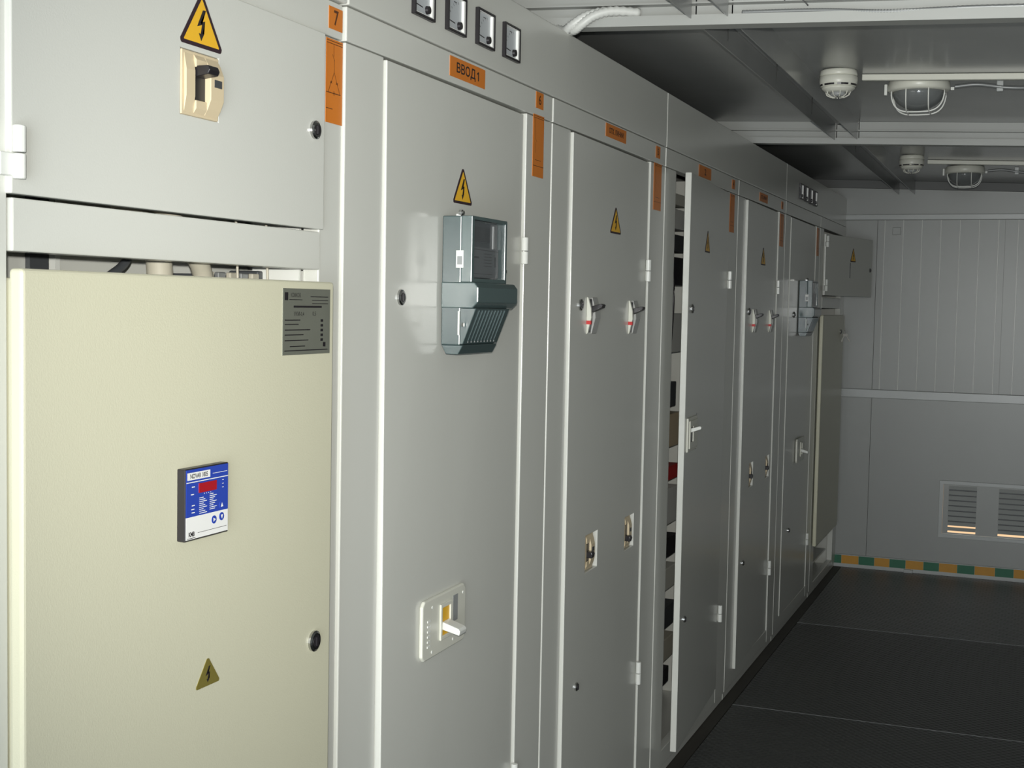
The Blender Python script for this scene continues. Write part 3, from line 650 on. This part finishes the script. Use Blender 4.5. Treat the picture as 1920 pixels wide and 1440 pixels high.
# --- energy meters
def meter(x, y, z, label):
    r = empty('energy_meter', (x, y, z), 0, label, 'electricity meter', 'electricity meters on the inlet cabinet doors')
    W = .178
    ob('base', bx(0, .040, 0, W, .0, .250), M['teal'], r, bevel=.002)
    ob('bottom_lip', poly_xz(B(), [(.0, .0), (.046, .0), (.036, -.018), (.010, -.018)], .002, W - .002), M['teal'], r, bevel=.001, seg=1)
    ob('cover_frame', slab(B(), .040, .063, 0, W + .002, .122, .250, [(.012, W - .008, .130, .243)]), M['teal2'], r, bevel=.0015)
    bm = bx(.0401, .046, .014, W - .010, .131, .241, 0)
    ob('face_plate', bm, M['instrument'], r, label='dark instrument face')
    bm = bx(.046, .052, .022, W - .018, .133, .192); q = .0523
    for k in range(5): stroke(bm, (.085, .180 - .006 * k), (.125, .180 - .006 * k), .0014, q)
    stroke(bm, (.030, .172), (.060, .172), .0035, q); rect(bm, .140, .147, .155, .175, q); stroke(bm, (.024, .188), (W - .02, .186), .0015, q)
    stroke(bm, (.03, .140), (.13, .140), .001, q)
    ob('data_label', bm, [M['darklabel'], M['dark']], r, label='grey data label')
    ob('display', bx(.046, .050, .03, .12, .203, .232), M['dark'], r)
    ob('glass', bx(.0585, .0600, .013, W - .009, .131, .242), M['glass'], r, label='clear front cover')
    ob('glass_bar', bx(.060, .062, .108, .114, .190, .235), M['greylabel'], r)
    ob('terminal_cover', poly_xz(B(), [(.0, .072), (.066, .072), (.078, .084), (.078, .112), (.070, .122), (0, .122)], -.002, W + .028), M['teal2'], r, bevel=.002)
    bm = poly_xz(B(), [(.0, .0), (.045, .002), (.072, .072), (.0, .072)], .004, W)
    ob('cable_cover', bm, M['teal'], r, bevel=.001, seg=1)
    bm = B()
    for k in range(9):
        yy = .022 + .0165 * k
        poly_xz(bm, [(.0465, .008), (.0485, .008), (.0725, .068), (.0705, .068)], yy, yy + .004)
        cyl(bm, (.0445, yy + .0025, .0065), .0018, .003, 'x', 8, mi=1)
    ob('ribs', bm, [M['teal'], M['greylabel']], r)
    bm = bx(.030, .0455, -.0008, 0, .150, .183); 
    f = [((.0325, -.0011, .156), (.043, -.0011, .156), (.043, -.0011, .172), (.0325, -.0011, .172))]
    for p in f: bm.faces.new([bm.verts.new(v) for v in p]).material_index = 1
    ob('side_label', bm, [M['whitelabel'], M['greylabel']], r, label='white inspection label')
    ob('bright_clip', bx(.036, .0395, -.0015, .002, .020, .066), M['edge'], r)
    ob('seal_screw', cyl(B(), (.046, -.003, .040), .004, .004, 'x', 12), M['chrome'], r)
    for (yy, zz, xx) in ((.004, .256, .034), (W + .006, .148, .052)):
        bm = B(); cyl(bm, (xx, yy, zz), .0055, .006, 'x', 14); cyl(bm, (xx + .006, yy, zz), .0035, .003, 'x', 10); box(bm, xx - .006, xx + .004, yy - .003, yy + .003, zz - .008, zz - .003)
        ob('seal_screw', bm, M['chrome'], r, smooth=False)
    return r
meter(.0065, 2.362, 1.440, 'grey-green energy meter on the ВВОД 1 door, near and large')
meter(.0085, 6.46, 1.412, 'small distant energy meter on the cabinet near the end wall')

# ---------------------------------------------------------------- ceiling fittings
def detector(x, y, label):
    z = zc(x) - .001
    r = empty('smoke_detector', (x, y, z), 0, label, 'smoke detector', 'white smoke detectors on the ceiling')
    ob('base', lathe(B(), (0, 0, 0), [(.050, 0), (.056, -.003), (.057, -.016), (.055, -.019)]), M['whiteplastic'], r, smooth=True)
    ob('body', lathe(B(), (0, 0, 0), [(.054, -.0195), (.058, -.022), (.058, -.038), (.055, -.050), (.050, -.053)]), M['whiteplastic'], r, smooth=True)
    bm = B()
    for k in range(8):
        a0 = 2 * math.pi * k / 8 + .08; pts = [(.0555 * math.cos(a0 + t * .62), .0555 * math.sin(a0 + t * .62)) for t in (0, .33, .66, 1)]
        lo = [bm.verts.new((p[0], p[1], -.0505)) for p in pts]; hi = [bm.verts.new((p[0] * 1.02, p[1] * 1.02, -.045)) for p in pts]
        for j in range(3): bm.faces.new((lo[j], lo[j + 1], hi[j + 1], hi[j]))
    ob('air_slots', bm, M['dark'], r)
    ob('cap', lathe(B(), (0, 0, 0), [(.0515, -.0535), (.050, -.058), (.040, -.066), (.036, -.068)]), M['whiteplastic'], r, smooth=True)
    ob('core', lathe(B(), (0, 0, 0), [(.024, -.066), (.026, -.078), (.010, -.081)]), M['greylabel'], r, smooth=True)
    for k in range(10):
        a = 2 * math.pi * k / 10
        ob('cage_rib', tube(B(), [(.038 * math.cos(a), .038 * math.sin(a), -.066), (.034 * math.cos(a), .034 * math.sin(a), -.076), (.022 * math.cos(a), .022 * math.sin(a), -.082), (.012 * math.cos(a), .012 * math.sin(a), -.083)], .0017, 5), M['whiteplastic'], r)
    return r
detector(.475, 4.275, 'white domed smoke detector on the ceiling, nearer and larger one')
detector(.487, 6.67, 'white domed smoke detector on the ceiling, farther one behind the second beam')
def bulkhead(x, y, label):
    z = zc(x) - .004
    r = empty('bulkhead_lamp', (x, y, z), 0, label, 'ceiling lamp', 'caged round ceiling lamps')
    ob('base', lathe(B(), (0, 0, 0), [(.088, .001), (.094, -.004), (.096, -.030), (.088, -.036)], 40), M['whiteplastic'], r, smooth=True)
    prof = [(.080 * math.cos(math.radians(a)), -.036 - .060 * math.sin(math.radians(a))) for a in range(0, 86, 8)] + [(.003, -.096)]
    ob('globe', lathe(B(), (0, 0, 0), prof, 36), M['globe'], r, smooth=True, label='dark unlit glass dome')
    def cp(t, rr, dd, off, axis):
        a = math.radians(t); s = math.copysign(abs(math.cos(a)) ** .55, math.cos(a)) * rr; zz = -.030 - dd * math.sin(a) ** .8 if 0 < t < 180 else -.030
        return (s, off, zz) if axis == 0 else (off, s, zz)
    for off, rr, dd in ((-.035, .081, .072), (.035, .081, .072)):
        ob('cage_wire', tube(B(), [cp(t, rr, dd, off, 0) for t in range(0, 181, 9)], .0026, 6), M['edge'], r, smooth=True)
    for off in (-.032, .036):
        ob('cage_wire', tube(B(), [cp(t, .081, .072, off, 1) for t in range(0, 181, 9)], .0022, 6), M['edge'], r, smooth=True)
    ob('clip', bx(-.106, -.097, -.008, .008, -.042, -.008), M['edge'], r, bevel=.001, seg=1)
    ob('clip', bx(.097, .108, -.008, .008, -.034, -.024), M['edge'], r, bevel=.001, seg=1)
    return r
gm = bpy.data.materials.new('lamp_glass'); gm.use_nodes = True; gb = gm.node_tree.nodes['Principled BSDF']
gb.inputs['Base Color'].default_value = (.16, .17, .17, 1); gb.inputs['Roughness'].default_value = .08; gb.inputs['Specular IOR Level'].default_value = .7
M['globe'] = gm
bulkhead(.700, 4.465, 'caged round lamp on the ceiling beside the nearer smoke detector')
bulkhead(.705, 7.13, 'caged round lamp on the ceiling, farther one by the end wall')
def duct(x0, x1, y, label, h=.019, w=.022):
    bm = B(); a = [bm.verts.new((x, yy, zc(x) - .001 - hh)) for x in (x0, x1) for yy in (y, y + w) for hh in (h, 0)]
    for f in ((0, 1, 3, 2), (4, 6, 7, 5), (0, 4, 5, 1), (2, 3, 7, 6), (0, 2, 6, 4), (1, 5, 7, 3)): bm.faces.new([a[i] for i in f])
    o = ob('cable_duct', bm, M['whiteplastic'], bevel=.0015, seg=1); tag(o, label, 'cable duct', 'white cable ducts across the ceiling')
duct(.537, XR - .01, 4.345, 'white cable duct on the ceiling running right from the nearer detector')
duct(.545, XR - .01, 6.85, 'white cable duct on the ceiling running right from the farther detector')
def flex(y, x0, label):
    pts = spline([(x0, y, zc(x0) - .022), (x0 + .07, y, zc(x0) - .018), (x0 + .17, y, zc(x0) - .032), (x0 + .32, y + .02, zc(x0) - .034), (x0 + .6, y + .02, zc(x0) - .05), (XR - .01, y + .02, zc(XR) - .02)], 40)
    o = ob('flexible_conduit', tube(B(), pts, .006, 8, rf=lambda i: .0062 + .0008 * (i % 2)), M['steel'], smooth=True); tag(o, label, 'conduit', 'flexible conduits on the ceiling')
    k = ob('conduit_clip', bx(x0 + .125, x0 + .145, y - .006, y + .012, zc(x0) - .042, zc(x0) - .006), M['rail'], bevel=.002); tag(k, label.replace('flexible conduit', 'small clip on the conduit'), 'clip', 'conduit clips on the ceiling')
flex(4.47, .808, 'flexible conduit on the ceiling feeding the nearer caged lamp')
flex(7.13, .815, 'flexible conduit on the ceiling feeding the farther caged lamp')
# corrugated tubes rising behind the header to the beam
for dx, lb in ((0, 'white corrugated tube rising from the header box to the near beam, left of the pair'), (.030, 'white corrugated tube rising from the header box to the near beam, right of the pair')):
    pts = spline([(-.045 + dx * .3, 3.10 + dx, 2.195), (-.006 + dx * .75, 3.075, 2.182), (.018 + dx * .8, 3.062, 2.192), (.050 + dx * .7, 3.068, 2.212), (.095 + dx * .6, 3.085, 2.224), (.14 + dx, 3.115, 2.222)], 8)
    o = ob('corrugated_tube', tube(B(), pts, .010, 12, rf=lambda i: .0100 + .0024 * (i % 2)), M['tubew'], smooth=True); tag(o, lb, 'conduit', 'pair of white corrugated tubes')
pts = spline([(.42, 3.098, 2.205), (.60, 3.096, 2.198), (.75, 3.094, 2.186), (.95, 3.097, 2.184), (1.3, 3.098, 2.17)], 50)
o = ob('beam_conduit', tube(B(), pts, .005, 8, rf=lambda i: .0045 + .0008 * (i % 2)), M['steel'], smooth=True); tag(o, 'thin corrugated conduit lying along the near cross beam', 'conduit')
o = ob('wire_end', tube(B(), spline([(.52, 3.078, 2.222), (.545, 3.07, 2.232), (.56, 3.07, 2.222), (.575, 3.075, 2.206)], 8), .0013, 6), M['dark'], smooth=True); tag(o, 'loose bent wire end on the near cross beam', 'wire')
